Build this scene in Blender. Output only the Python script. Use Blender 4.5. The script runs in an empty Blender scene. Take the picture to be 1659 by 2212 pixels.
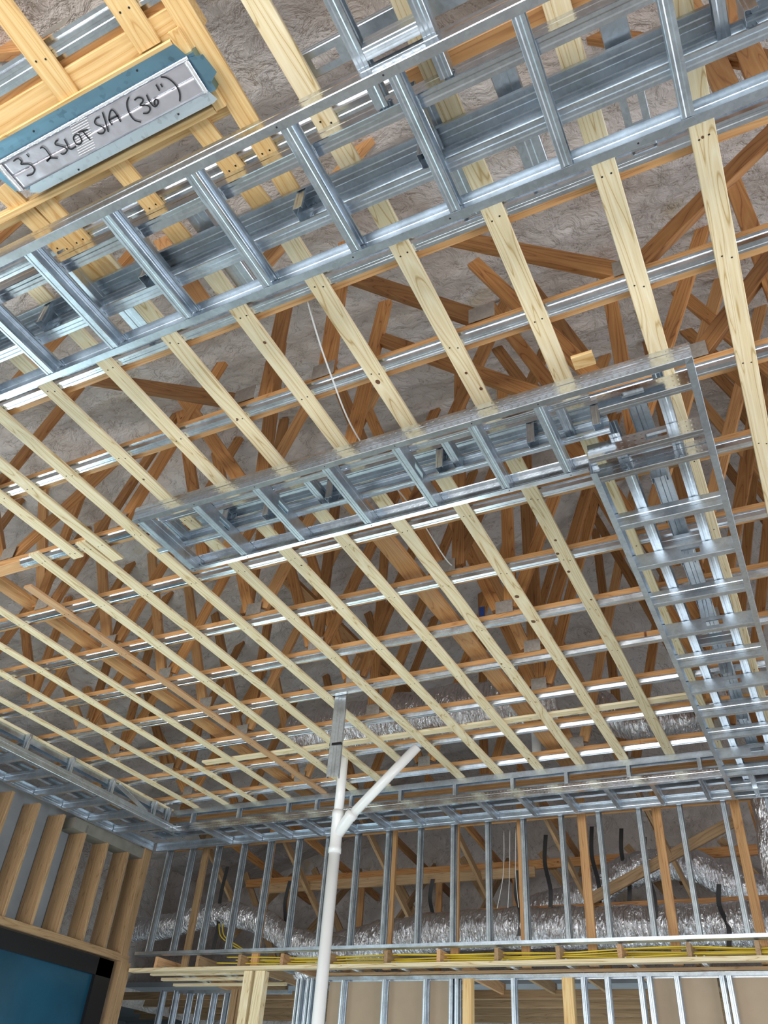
import bpy, math, random
from mathutils import Vector, Matrix, noise
random.seed(7)
S = bpy.context.scene
COL = S.collection
Z0 = 1.6                                   # camera height above the floor; heights below are measured from the camera

# ------------------------------------------------------------------ camera
cam_d = bpy.data.cameras.new('camera'); cam = bpy.data.objects.new('camera', cam_d); COL.objects.link(cam)
cam_d.sensor_fit = 'HORIZONTAL'; cam_d.sensor_width = 36.0
cam_d.lens = 36.0 * 1748.03 / 1659.0
cam_d.clip_start = 0.05
right = Vector((0.89472369, 0.44200828, 0.06401712)); down = Vector((-0.23119378, 0.58101069, -0.78036915)); fwd = Vector((-0.38212425, 0.68341441, 0.6220336))
m = Matrix.Identity(4)
for i in range(3):
    m[i][0] = right[i]; m[i][1] = -down[i]; m[i][2] = -fwd[i]
m[2][3] = Z0
cam.matrix_world = m
S.camera = cam

# ------------------------------------------------------------------ light and exposure
S.view_settings.view_transform = 'Standard'; S.view_settings.look = 'None'
S.view_settings.gamma = 1.0; S.view_settings.use_curve_mapping = False
S.view_settings.exposure = 0.55
w = bpy.data.worlds.new('world'); S.world = w; w.use_nodes = True
nt = w.node_tree; bg = nt.nodes['Background']
bg.inputs['Color'].default_value = (0.74, 0.87, 1.0, 1); bg.inputs['Strength'].default_value = 0.5
def area(name, loc, rot, sx, sy, power, color):
    d = bpy.data.lights.new(name, 'AREA'); d.shape = 'RECTANGLE'; d.size = sx; d.size_y = sy
    d.energy = power; d.color = color
    o = bpy.data.objects.new(name, d); COL.objects.link(o)
    o.location = (loc[0], loc[1], loc[2] + Z0); o.rotation_euler = rot
    return o
R = math.radians
area('window_daylight_front', (-2.0, -5.0, 0.0), (R(105), 0, 0), 7.0, 2.6, 480, (1.0, 0.98, 0.94))
area('window_daylight_right', (6.0, 2.5, 0.0), (R(100), 0, R(90)), 6.0, 2.4, 260, (0.95, 0.97, 1.0))
area('window_daylight_left', (-7.1, 3.2, -0.3), (R(100), 0, R(-90)), 3.5, 2.0, 90, (0.75, 0.97, 1.0))
area('doorway_daylight_back', (-4.8, 7.75, -0.35), (R(95), 0, R(180)), 4.0, 1.6, 30, (0.75, 1.0, 0.97))
area('rear_duct_fill', (-3.5, 9.6, -1.2), (R(180), 0, 0), 9.0, 2.0, 70, (0.80, 0.95, 1.0))  # added fill lamp, out of view, shining up to brighten the rear ducts

# ------------------------------------------------------------------ materials
def mat(name):
    mt = bpy.data.materials.new(name); mt.use_nodes = True
    n = mt.node_tree; b = n.nodes['Principled BSDF']
    return mt, n, b
def N(n, t, **kw):
    x = n.nodes.new(t)
    for k, v in kw.items(): setattr(x, k, v)
    return x
def mapping(n, scale, rnd=True):
    tc = N(n, 'ShaderNodeTexCoord'); mp = N(n, 'ShaderNodeMapping')
    mp.inputs['Scale'].default_value = scale
    if rnd:
        oi = N(n, 'ShaderNodeObjectInfo'); ad = N(n, 'ShaderNodeVectorMath', operation='MULTIPLY_ADD')
        cb = N(n, 'ShaderNodeCombineXYZ')
        for i in range(3): n.links.new(oi.outputs['Random'], cb.inputs[i])
        n.links.new(cb.outputs[0], ad.inputs[0]); ad.inputs[1].default_value = (7.3, 1.1, 3.7)
        n.links.new(tc.outputs['Object'], ad.inputs[2]); n.links.new(ad.outputs[0], mp.inputs['Vector'])
    else:
        n.links.new(tc.outputs['Object'], mp.inputs['Vector'])
    return mp
def ramp(n, stops):
    r = N(n, 'ShaderNodeValToRGB'); e = r.color_ramp.elements
    while len(e) < len(stops): e.new(0.5)
    for k, (p, c) in enumerate(stops): e[k].position = p; e[k].color = (*c, 1)
    return r
def wood(name, light, mid, dark, rough=0.55, knots=True, vary=0.25):
    mt, n, b = mat(name)
    mp = mapping(n, (0.55, 9.0, 9.0))
    nz = N(n, 'ShaderNodeTexNoise'); nz.inputs['Scale'].default_value = 1.3; nz.inputs['Detail'].default_value = 1.5
    nz.inputs['Distortion'].default_value = 0.35
    n.links.new(mp.outputs[0], nz.inputs['Vector'])
    mu = N(n, 'ShaderNodeMath', operation='MULTIPLY'); mu.inputs[1].default_value = 11.0
    n.links.new(nz.outputs[0], mu.inputs[0])
    fr = N(n, 'ShaderNodeMath', operation='PINGPONG'); fr.inputs[1].default_value = 0.5
    n.links.new(mu.outputs[0], fr.inputs[0])
    rp = ramp(n, [(0.0, light), (0.28, mid), (0.42, mid), (0.5, dark)])
    n.links.new(fr.outputs[0], rp.inputs[0])
    fi = N(n, 'ShaderNodeTexNoise'); fi.inputs['Scale'].default_value = 3.0; fi.inputs['Detail'].default_value = 4
    mp2 = mapping(n, (1.5, 60, 60)); n.links.new(mp2.outputs[0], fi.inputs['Vector'])
    mx = N(n, 'ShaderNodeMixRGB', blend_type='MULTIPLY'); mx.inputs[0].default_value = 0.35
    r2 = ramp(n, [(0.3, (0.72, 0.66, 0.6)), (0.65, (1, 1, 1))]); n.links.new(fi.outputs[0], r2.inputs[0])
    n.links.new(rp.outputs[0], mx.inputs[1]); n.links.new(r2.outputs[0], mx.inputs[2])
    out = mx.outputs[0]
    if knots:
        mk = mapping(n, (7.0, 9.0, 0.4)); vo = N(n, 'ShaderNodeTexVoronoi'); vo.inputs['Scale'].default_value = 1.0
        n.links.new(mk.outputs[0], vo.inputs['Vector'])
        # small dark knots: only a few of the cells carry one
        rk = ramp(n, [(0.07, (1, 1, 1)), (0.12, (0, 0, 0))]); n.links.new(vo.outputs['Distance'], rk.inputs[0])
        sp = N(n, 'ShaderNodeSeparateColor'); n.links.new(vo.outputs['Color'], sp.inputs[0])
        gt = N(n, 'ShaderNodeMath', operation='GREATER_THAN'); gt.inputs[1].default_value = 0.93
        n.links.new(sp.outputs[0], gt.inputs[0])
        mm = N(n, 'ShaderNodeMath', operation='MULTIPLY'); n.links.new(gt.outputs[0], mm.inputs[0]); n.links.new(rk.outputs[0], mm.inputs[1])
        km = N(n, 'ShaderNodeMixRGB'); km.inputs[2].default_value = (dark[0]*0.35, dark[1]*0.22, dark[2]*0.18, 1)
        n.links.new(mm.outputs[0], km.inputs[0]); n.links.new(out, km.inputs[1]); out = km.outputs[0]
    oi = N(n, 'ShaderNodeObjectInfo'); hs = N(n, 'ShaderNodeHueSaturation')
    mr = N(n, 'ShaderNodeMapRange'); mr.inputs['To Min'].default_value = 1 - vary; mr.inputs['To Max'].default_value = 1 + vary * 0.6
    n.links.new(oi.outputs['Random'], mr.inputs['Value']); n.links.new(mr.outputs[0], hs.inputs['Value'])
    n.links.new(out, hs.inputs['Color']); n.links.new(hs.outputs[0], b.inputs['Base Color'])
    b.inputs['Roughness'].default_value = rough
    bp = N(n, 'ShaderNodeBump'); bp.inputs['Strength'].default_value = 0.15; bp.inputs['Distance'].default_value = 0.002
    n.links.new(fi.outputs[0], bp.inputs['Height']); n.links.new(bp.outputs[0], b.inputs['Normal'])
    return mt
PINE = wood('pine_board', (0.86, 0.76, 0.54), (0.79, 0.66, 0.42), (0.52, 0.36, 0.16), vary=0.08)
PINE_WARM = wood('warm_pine', (0.82, 0.60, 0.30), (0.75, 0.50, 0.22), (0.60, 0.34, 0.12), vary=0.06)
PINE_RED = wood('red_pine', (0.62, 0.38, 0.20), (0.56, 0.32, 0.16), (0.38, 0.20, 0.09))
TRUSS = wood('truss_wood', (0.52, 0.27, 0.10), (0.45, 0.21, 0.07), (0.26, 0.10, 0.035), vary=0.38)
CHORD = wood('chord_wood', (0.66, 0.38, 0.17), (0.60, 0.32, 0.13), (0.42, 0.20, 0.08), vary=0.12)
STUDW = wood('stud_wood', (0.42, 0.28, 0.15), (0.36, 0.23, 0.12), (0.24, 0.14, 0.065), vary=0.12)

def galv(name, base, r0, r1, bump, dimple=False, spangle=0.12):
    mt, n, b = mat(name)
    mp = mapping(n, (1, 1, 1))
    vo = N(n, 'ShaderNodeTexVoronoi'); vo.inputs['Scale'].default_value = 70; n.links.new(mp.outputs[0], vo.inputs['Vector'])
    nz = N(n, 'ShaderNodeTexNoise'); nz.inputs['Scale'].default_value = 9; nz.inputs['Detail'].default_value = 4; n.links.new(mp.outputs[0], nz.inputs['Vector'])
    sp = N(n, 'ShaderNodeSeparateColor'); n.links.new(vo.outputs['Color'], sp.inputs[0])
    ad = N(n, 'ShaderNodeMath', operation='ADD'); n.links.new(nz.outputs[0], ad.inputs[0])
    ml = N(n, 'ShaderNodeMath', operation='MULTIPLY'); ml.inputs[1].default_value = spangle * 2; n.links.new(sp.outputs[0], ml.inputs[0]); n.links.new(ml.outputs[0], ad.inputs[1])
    rp = ramp(n, [(0.3, tuple(c * 0.80 for c in base)), (0.85, tuple(min(1, c * 1.12) for c in base))]); n.links.new(ad.outputs[0], rp.inputs[0])
    n.links.new(rp.outputs[0], b.inputs['Base Color'])
    b.inputs['Metallic'].default_value = 1.0
    mr = N(n, 'ShaderNodeMapRange'); mr.inputs['To Min'].default_value = r0; mr.inputs['To Max'].default_value = r1
    n.links.new(nz.outputs[0], mr.inputs['Value']); n.links.new(mr.outputs[0], b.inputs['Roughness'])
    n2 = N(n, 'ShaderNodeTexNoise'); n2.inputs['Scale'].default_value = 1.0; n2.inputs['Detail'].default_value = 2
    m2 = mapping(n, (5, 22, 22)); n.links.new(m2.outputs[0], n2.inputs['Vector'])
    bp = N(n, 'ShaderNodeBump'); bp.inputs['Strength'].default_value = bump; bp.inputs['Distance'].default_value = 0.01
    n.links.new(n2.outputs[0], bp.inputs['Height'])
    last = bp
    if dimple:
        m3 = mapping(n, (30, 34, 0.001), rnd=False)
        v3 = N(n, 'ShaderNodeTexVoronoi'); v3.inputs['Scale'].default_value = 1.0; v3.inputs['Randomness'].default_value = 0.0
        n.links.new(m3.outputs[0], v3.inputs['Vector'])
        r3 = ramp(n, [(0.10, (1, 1, 1)), (0.26, (0, 0, 0))]); n.links.new(v3.outputs['Distance'], r3.inputs[0])
        b3 = N(n, 'ShaderNodeBump'); b3.inputs['Strength'].default_value = 0.13; b3.inputs['Distance'].default_value = 0.002
        n.links.new(r3.outputs[0], b3.inputs['Height']); n.links.new(bp.outputs[0], b3.inputs['Normal']); last = b3
    n.links.new(last.outputs[0], b.inputs['Normal'])
    return mt
GALV = galv('galvanised_steel', (0.60, 0.67, 0.74), 0.30, 0.44, 0.09)
GALV_T = galv('dimpled_galvanised_track', (0.68, 0.72, 0.77), 0.11, 0.22, 0.02, dimple=True)
HAT = galv('bright_hat_channel_steel', (0.72, 0.77, 0.83), 0.16, 0.26, 0.06)
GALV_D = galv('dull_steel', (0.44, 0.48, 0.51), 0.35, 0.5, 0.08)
SPANG = galv('spangled_sheet_steel', (0.20, 0.34, 0.44), 0.3, 0.5, 0.3, spangle=1.3)
SPANG2 = galv('pale_spangled_sheet_steel', (0.62, 0.70, 0.76), 0.3, 0.5, 0.3, spangle=0.9)


def plain(name, col, rough=0.6, metal=0.0, bump=0, scale=30, var=0.0, bdist=0.01, detail=4):
    mt, n, b = mat(name)
    b.inputs['Base Color'].default_value = (*col, 1); b.inputs['Roughness'].default_value = rough; b.inputs['Metallic'].default_value = metal
    mp = mapping(n, (1, 1, 1)); nz = N(n, 'ShaderNodeTexNoise'); nz.inputs['Scale'].default_value = scale; nz.inputs['Detail'].default_value = detail
    n.links.new(mp.outputs[0], nz.inputs['Vector'])
    rp = ramp(n, [(0.3, tuple(c * (1 - var) for c in col)), (0.7, tuple(min(1, c * (1 + var)) for c in col))]); n.links.new(nz.outputs[0], rp.inputs[0])
    n.links.new(rp.outputs[0], b.inputs['Base Color'])
    if bump:
        bp = N(n, 'ShaderNodeBump'); bp.inputs['Strength'].default_value = bump; bp.inputs['Distance'].default_value = bdist
        n.links.new(nz.outputs[0], bp.inputs['Height']); n.links.new(bp.outputs[0], b.inputs['Normal'])
    return mt
BLACK = plain('black_screw', (0.015, 0.015, 0.018), 0.4)
INK = plain('marker_ink', (0.01, 0.01, 0.012), 0.5)
PVC = plain('white_pvc', (0.80, 0.80, 0.80), 0.32, var=0.03, scale=4)
TAN = plain('drywall_back_paper', (0.40, 0.31, 0.22), 0.85, var=0.05, scale=5)
PLATE = plain('gusset_steel', (0.33, 0.30, 0.27), 0.6, metal=0.25, var=0.15, scale=60)
PUTTY = plain('putty', (0.75, 0.70, 0.60), 0.8)
CONC = plain('concrete', (0.42, 0.41, 0.39), 0.75, var=0.12, scale=2.0, bump=0.1)
WRAP = plain('grey_sheathing', (0.30, 0.33, 0.36), 0.7, var=0.10, scale=3)
FILM = plain('blue_film', (0.006, 0.055, 0.10), 0.22, var=0.25, scale=1.2)
FRAME_B = plain('black_frame', (0.006, 0.006, 0.008), 0.4)
STRAP = plain('black_strap', (0.01, 0.01, 0.011), 0.5)
YEL = plain('yellow_cable', (0.75, 0.55, 0.05), 0.45)
WIREW = plain('white_cable', (0.75, 0.75, 0.74), 0.4)
LETTER = plain('pale_print', (0.5, 0.52, 0.55), 0.6)
TAPE = plain('foil_tape', (0.62, 0.60, 0.66), 0.30, metal=0.75, var=0.1, scale=14, bump=0.4, bdist=0.004)
TAPE_W = plain('bright_foil_edge', (0.85, 0.85, 0.88), 0.25, metal=0.6, bump=0.5, scale=40)
MESHP = plain('white_scrim', (0.80, 0.80, 0.80), 0.6)

def foam():
    mt, n, b = mat('spray_foam')
    mp = mapping(n, (1, 1, 1), rnd=False)
    n1 = N(n, 'ShaderNodeTexNoise'); n1.inputs['Scale'].default_value = 1.1; n1.inputs['Detail'].default_value = 6; n1.inputs['Roughness'].default_value = 0.6
    n.links.new(mp.outputs[0], n1.inputs['Vector'])
    rp = ramp(n, [(0.25, (0.44, 0.38, 0.34)), (0.45, (0.63, 0.565, 0.53)), (0.60, (0.68, 0.645, 0.64)), (0.74, (0.52, 0.43, 0.28))])
    n.links.new(n1.outputs[0], rp.inputs[0])
    n2 = N(n, 'ShaderNodeTexNoise'); n2.inputs['Scale'].default_value = 9; n2.inputs['Detail'].default_value = 6; n2.inputs['Roughness'].default_value = 0.62; n2.inputs['Distortion'].default_value = 0.6
    n.links.new(mp.outputs[0], n2.inputs['Vector'])
    # cracks: thin meandering lines of the noise
    ab = N(n, 'ShaderNodeMath', operation='SUBTRACT'); ab.inputs[1].default_value = 0.40; n.links.new(n2.outputs[0], ab.inputs[0])
    a2 = N(n, 'ShaderNodeMath', operation='ABSOLUTE'); n.links.new(ab.outputs[0], a2.inputs[0])
    rc = ramp(n, [(0.0, (0.28, 0.22, 0.16)), (0.016, (1, 1, 1))]); n.links.new(a2.outputs[0], rc.inputs[0])
    mx = N(n, 'ShaderNodeMixRGB', blend_type='MULTIPLY'); mx.inputs[0].default_value = 0.75
    n.links.new(rp.outputs[0], mx.inputs[1]); n.links.new(rc.outputs[0], mx.inputs[2]); n.links.new(mx.outputs[0], b.inputs['Base Color'])
    b.inputs['Roughness'].default_value = 0.85
    bp = N(n, 'ShaderNodeBump'); bp.inputs['Strength'].default_value = 1.0; bp.inputs['Distance'].default_value = 0.06
    n.links.new(n2.outputs[0], bp.inputs['Height']); n.links.new(bp.outputs[0], b.inputs['Normal'])
    return mt
FOAM = foam()
def foil():
    mt, n, b = mat('crinkled_foil')
    mp = mapping(n, (6, 30, 30)); n1 = N(n, 'ShaderNodeTexNoise'); n1.inputs['Scale'].default_value = 1.0; n1.inputs['Detail'].default_value = 5; n1.inputs['Distortion'].default_value = 1.5
    mp.inputs['Scale'].default_value = (26, 7, 7)
    n.links.new(mp.outputs[0], n1.inputs['Vector'])
    b.inputs['Base Color'].default_value = (0.80, 0.79, 0.82, 1); b.inputs['Metallic'].default_value = 0.92; b.inputs['Roughness'].default_value = 0.15
    bp = N(n, 'ShaderNodeBump'); bp.inputs['Strength'].default_value = 1.0; bp.inputs['Distance'].default_value = 0.05
    n.links.new(n1.outputs[0], bp.inputs['Height']); n.links.new(bp.outputs[0], b.inputs['Normal'])
    return mt
FOIL = foil()

# ------------------------------------------------------------------ geometry helpers
def new_mesh(name, vs, fs, m_, smooth=False):
    me = bpy.data.meshes.new(name); me.from_pydata([tuple(v) for v in vs], [], fs); me.update()
    me.materials.append(m_)
    if smooth:
        for p in me.polygons: p.use_smooth = True
    return me
def link(name, me, M=None, parent=None, **tags):
    o = bpy.data.objects.new(name, me); COL.objects.link(o)
    if parent is not None:
        o.parent = parent
        M = parent.matrix_world.inverted() @ (M or Matrix.Identity(4))
        o.matrix_basis = M
    elif M is not None:
        o.matrix_basis = M
    for k, v in tags.items():
        if v: o[k] = v
    return o
class Thing:
    pass
def thing(name, loc, label, category, group=None):
    o = bpy.data.objects.new(name, None); COL.objects.link(o)
    o.empty_display_size = 0.1
    o.location = (loc[0], loc[1], loc[2] + Z0)
    o.matrix_world = Matrix.Translation(o.location)
    o['label'] = label; o['category'] = category
    if group: o['group'] = group
    return o
def tag(o, label, category, group=None):
    o['label'] = label; o['category'] = category
    if group: o['group'] = group
    return o
def frame(p0, p1, nrm):
    """matrix with local x along p0->p1, local z as near nrm as can be; returns matrix, length"""
    a = Vector(p0); b = Vector(p1); d = b - a; L = d.length; x = d.normalized()
    z = Vector(nrm); z = (z - x * z.dot(x)).normalized(); y = z.cross(x)
    M = Matrix.Identity(4)
    for i in range(3): M[i][0] = x[i]; M[i][1] = y[i]; M[i][2] = z[i]; M[i][3] = a[i]
    M[2][3] += Z0
    return M, L
CACHE = {}
def sweep(profile, L):
    """closed (y,z) profile swept along x"""
    n = len(profile)
    vs = [(0, y, z) for y, z in profile] + [(L, y, z) for y, z in profile]
    fs = [(i, (i + 1) % n, n + (i + 1) % n, n + i) for i in range(n)]
    fs.append(tuple(range(n))[::-1]); fs.append(tuple(range(n, 2 * n)))
    return vs, fs
def rect(wd, t, c):
    a, b = wd / 2, t / 2
    return [(-a + c, -b), (a - c, -b), (a, -b + c), (a, b - c), (a - c, b), (-a + c, b), (-a, b - c), (-a, -b + c)]
def thin(poly, t):
    """closed outline around an open polyline, thickness t to its left"""
    P = [Vector(p) for p in poly]; out = []
    for i, p in enumerate(P):
        if i == 0: d = (P[1] - P[0]).normalized(); n_ = Vector((-d.y, d.x)); out.append(p + n_ * t)
        elif i == len(P) - 1: d = (P[-1] - P[-2]).normalized(); n_ = Vector((-d.y, d.x)); out.append(p + n_ * t)
        else:
            d1 = (P[i] - P[i - 1]).normalized(); d2 = (P[i + 1] - P[i]).normalized()
            n1 = Vector((-d1.y, d1.x)); n2 = Vector((-d2.y, d2.x)); s = (n1 + n2)
            s = s / max(0.3, s.dot(n1)); out.append(p + s * t)
    return [(p.x, p.y) for p in P] + [(p.x, p.y) for p in reversed(out)]
def merge(parts):
    V = []; F = []
    for vs, fs in parts:
        k = len(V); V += list(vs); F += [tuple(i + k for i in f) for f in fs]
    return V, F
def boxv(x0, x1, y0, y1, z0, z1):
    vs = [(x, y, z) for x in (x0, x1) for y in (y0, y1) for z in (z0, z1)]
    return vs, [(0, 1, 3, 2), (4, 6, 7, 5), (0, 4, 5, 1), (2, 3, 7, 6), (0, 2, 6, 4), (1, 5, 7, 3)]
def lumber_me(L, wd, t, m_, c=0.0025):
    k = ('l', round(L, 3), wd, t, m_.name)
    if k not in CACHE: CACHE[k] = new_mesh('lumber', *sweep(rect(wd, t, c), L), m_)
    return CACHE[k]
def stud_me(L, wd, f, m_, holes=(), lip=0.010, t=0.0015, ribs=True):
    """C stud: web in the plane z=0 (outside towards -z), flanges rise to z=f"""
    k = ('s', round(L, 3), wd, f, m_.name, tuple(holes), lip)
    if k in CACHE: return CACHE[k]
    h = wd / 2; r = 0.0025; g = 0.0016
    def half(s, yin):
        p = []
        if lip: p.append((s * (h - lip), f))
        p.append((s * h, f) if lip else (s * (h + 0.0015), f))
        if ribs:
            for q in (0.72, 0.62, 0.38, 0.28):
                p.append((s * (h - (g if 0.3 < q < 0.7 else 0)), f * q))
        p += [(s * h, r), (s * (h - r), 0), (s * yin, 0)]
        return p
    parts = []
    hw = 0.019 if holes else 0.0
    if not holes:
        a = half(-1, 0.25 * h) + [(0.25 * h * 0.9, 0)] ; a = a[:-2]
        pl = half(-1, 0.3 * h) + [(-0.2 * h, g), (0.2 * h, g)] + half(1, 0.3 * h)[::-1]
        parts.append(sweep(thin(pl, t), L))
    else:
        parts.append(sweep(thin(half(-1, hw), t), L))
        parts.append(sweep(thin(half(1, hw)[::-1], t), L))
        xs = [0.0]
        for c_ in holes: xs += [c_ - 0.05, c_ + 0.05]
        xs.append(L)
        for i in range(0, len(xs), 2):
            if xs[i + 1] > xs[i]: parts.append(boxv(xs[i], xs[i + 1], -hw, hw, 0, t))
    CACHE[k] = new_mesh('steel_stud', *merge(parts), m_)
    return CACHE[k]
def track_me(L, wd, f, m_): return stud_me(L, wd, f, m_, lip=0, ribs=False)
def hat_me(L, m_):
    k = ('h', round(L, 3), m_.name)
    if k in CACHE: return CACHE[k]
    pl = [(-0.040, 0.026), (-0.027, 0.0255), (-0.020, 0.0), (-0.008, 0.0), (-0.005, 0.0025), (0.005, 0.0025), (0.008, 0), (0.020, 0.0), (0.027, 0.0255), (0.040, 0.026)]
    CACHE[k] = new_mesh('hat_channel', *sweep(thin(pl, 0.0012), L), m_); return CACHE[k]
def lumber(name, p0, p1, nrm, wd, t, m_, parent=None, **tags):
    """p0,p1 run along the centre of the face turned towards nrm's opposite; box centred on the axis"""
    M, L = frame(p0, p1, nrm)
    return link(name, lumber_me(L, wd, t, m_), M, parent, **tags)
def cstud(name, p0, p1, opn, wd, f, m_=None, parent=None, holes=(), track=False, **tags):
    M, L = frame(p0, p1, opn)
    me = track_me(L, wd, f, m_ or GALV) if track else stud_me(L, wd, f, m_ or GALV, holes)
    return link(name, me, M, parent, **tags)
def tube_me(name, pts, rad, m_, seg=12, caps=True, smooth=True, squash=None):
    P = [Vector(p) for p in pts]; V = []; F = []
    prev = None
    for i, p in enumerate(P):
        d = (P[min(i + 1, len(P) - 1)] - P[max(i - 1, 0)]).normalized()
        if prev is None:
            u = d.orthogonal().normalized()
        else:
            u = (prev - d * prev.dot(d)).normalized()
        prev = u; v = d.cross(u)
        r = rad[i] if isinstance(rad, (list, tuple)) else rad
        for k in range(seg):
            a = 2 * math.pi * k / seg; V.append(p + u * (r * math.cos(a)) + v * (r * math.sin(a)))
    for i in range(len(P) - 1):
        for k in range(seg):
            F.append((i * seg + k, i * seg + (k + 1) % seg, (i + 1) * seg + (k + 1) % seg, (i + 1) * seg + k))
    if caps:
        F.append(tuple(range(seg))[::-1]); F.append(tuple((len(P) - 1) * seg + k for k in range(seg)))
    return new_mesh(name, V, F, m_, smooth)
def up(p): return (p[0], p[1], p[2] + Z0)
def tube(name, pts, rad, m_, parent=None, seg=12, **tags):
    c = Vector(up(pts[0])); me = tube_me(name, [Vector(up(p)) - c for p in pts], rad, m_, seg)
    return link(name, me, Matrix.Translation(c), parent, **tags)
def smooth_path(pts, n=8):
    P = [Vector(p) for p in pts]; out = []
    for i in range(len(P) - 1):
        p0 = P[max(i - 1, 0)]; p1 = P[i]; p2 = P[i + 1]; p3 = P[min(i + 2, len(P) - 1)]
        for k in range(n):
            t = k / n
            out.append(0.5 * ((2 * p1) + (p2 - p0) * t + (2 * p0 - 5 * p1 + 4 * p2 - p3) * t * t + (3 * p1 - p0 - 3 * p2 + p3) * t ** 3))
    out.append(P[-1]); return out
def plate(name, c, sx, sy, sz, m_, parent=None, rot=None, **tags):
    vs, fs = boxv(-sx / 2, sx / 2, -sy / 2, sy / 2, -sz / 2, sz / 2)
    M = Matrix.Translation(up(c)) @ (rot or Matrix.Identity(4))
    return link(name, new_mesh(name, vs, fs, m_), M, parent, **tags)
ORD = ['first', 'second', 'third', 'fourth', 'fifth', 'sixth', 'seventh', 'eighth', 'ninth', 'tenth', 'eleventh', 'twelfth', 'thirteenth', 'fourteenth', 'fifteenth', 'sixteenth', 'seventeenth', 'eighteenth', 'nineteenth', 'twentieth', 'twenty-first', 'twenty-second', 'twenty-third', 'twenty-fourth', 'twenty-fifth']

# ------------------------------------------------------------------ setting: floor, foam roof deck, attic walls, added daylight blocker
def struct(name, vs, fs, m_, smooth=False):
    o = link(name, new_mesh(name, vs, fs, m_, smooth)); o['kind'] = 'structure'; return o
vs, fs = boxv(-16, 12, -9, 16, -1.75 + Z0, -1.6 + Z0); struct('floor', vs, fs, CONC)
def roof_z(x, y):
    a = 3.50 + 0.42 * (y - 0.1); b = 3.45 + 0.36 * (x + 8.6); c = 3.4 + 0.5 * (14.2 - y)
    return min(a, b, 6.4, c)
nx, ny = 150, 170
X0, X1, Y0_, Y1_ = -9.2, 4.6, -1.0, 12.6
vs = []
for j in range(ny + 1):
    for i in range(nx + 1):
        x = X0 + (X1 - X0) * i / nx; y = Y0_ + (Y1_ - Y0_) * j / ny
        z = roof_z(x, y)
        z += 0.07 * noise.fractal(Vector((x * 1.6, y * 1.6, 0.3)), 0.9, 2.1, 4)
        z -= 0.05 * max(0.0, math.cos(y / 0.61 * 2 * math.pi)) ** 6
        vs.append((x, y, z + Z0))
fs = [(j * (nx + 1) + i, j * (nx + 1) + i + 1, (j + 1) * (nx + 1) + i + 1, (j + 1) * (nx + 1) + i) for j in range(ny) for i in range(nx)]
struct('ceiling', vs, fs, FOAM, True)
def bumpy_wall(name, p0, p1, z0, z1, nrm):
    a = Vector(p0); b = Vector(p1); nu, nv = 90, 40; V = []
    for j in range(nv + 1):
        for i in range(nu + 1):
            p = a.lerp(b, i / nu); z = z0 + (z1 - z0) * j / nv
            d = 0.09 * noise.fractal(Vector((p.x * 1.4, p.y * 1.4, z * 1.6)), 0.9, 2.1, 4)
            V.append((p.x + nrm[0] * d, p.y + nrm[1] * d, z + Z0))
    F = [(j * (nu + 1) + i, j * (nu + 1) + i + 1, (j + 1) * (nu + 1) + i + 1, (j + 1) * (nu + 1) + i) for j in range(nv) for i in range(nu)]
    struct(name, V, F, FOAM, True)
bumpy_wall('wall_attic_far', (-9.2, 12.0), (4.6, 12.0), 1.2, 5.0, (0, 1))
bumpy_wall('wall_attic_left', (-9.1, 12.6), (-9.1, -1.0), 1.4, 3.9, (1, 0))
bumpy_wall('attic_daylight_blocker', (4.5, -1.0), (4.5, 12.6), 2.9, 6.6, (1, 0))  # unseen foam wall, added so open-side daylight leaves the attic dark
bumpy_wall('wall_attic_near', (4.6, -0.9), (-9.2, -0.9), 2.9, 3.4, (0, 1))

# ------------------------------------------------------------------ roof trusses (bottom chord runs left-right)
ZB = 3.0                                   # underside of furring boards
ZH = ZB + 0.019                            # underside of hat channels
ZC = ZH + 0.026                            # underside of bottom chords
TY = [0.50, 1.13, 1.75, 2.306, 2.924, 3.515, 4.16, 4.78, 5.38, 6.0, 6.6, 7.24, 7.86]
rt = random.Random(11); rj = random.Random(2)
def web(t, Y, a, b, m_=TRUSS, wd=0.089, th=0.04):
    dz = rj.uniform(-0.012, 0.012)
    lumber('web', (a[0], Y + dz, a[1]), (b[0], Y + dz, b[1]), (0, 1, 0), wd, th, m_, t)
GDONE = set()
def gusset(t, Y, x, z, s=0.10):
    if any(abs(Y - a) < 0.01 and abs(x - b) < 0.2 for a, b in GDONE): return
    GDONE.add((Y, x))
    for sgn in (-1,):
        plate('gusset_plate', (x, Y + sgn * 0.0395, z), s * 1.3, 0.002, s, PLATE, t)
TW = ['nearest the camera, above the duct collar', 'above the top steel soffit frame', 'just behind the top steel soffit frame']
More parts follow.
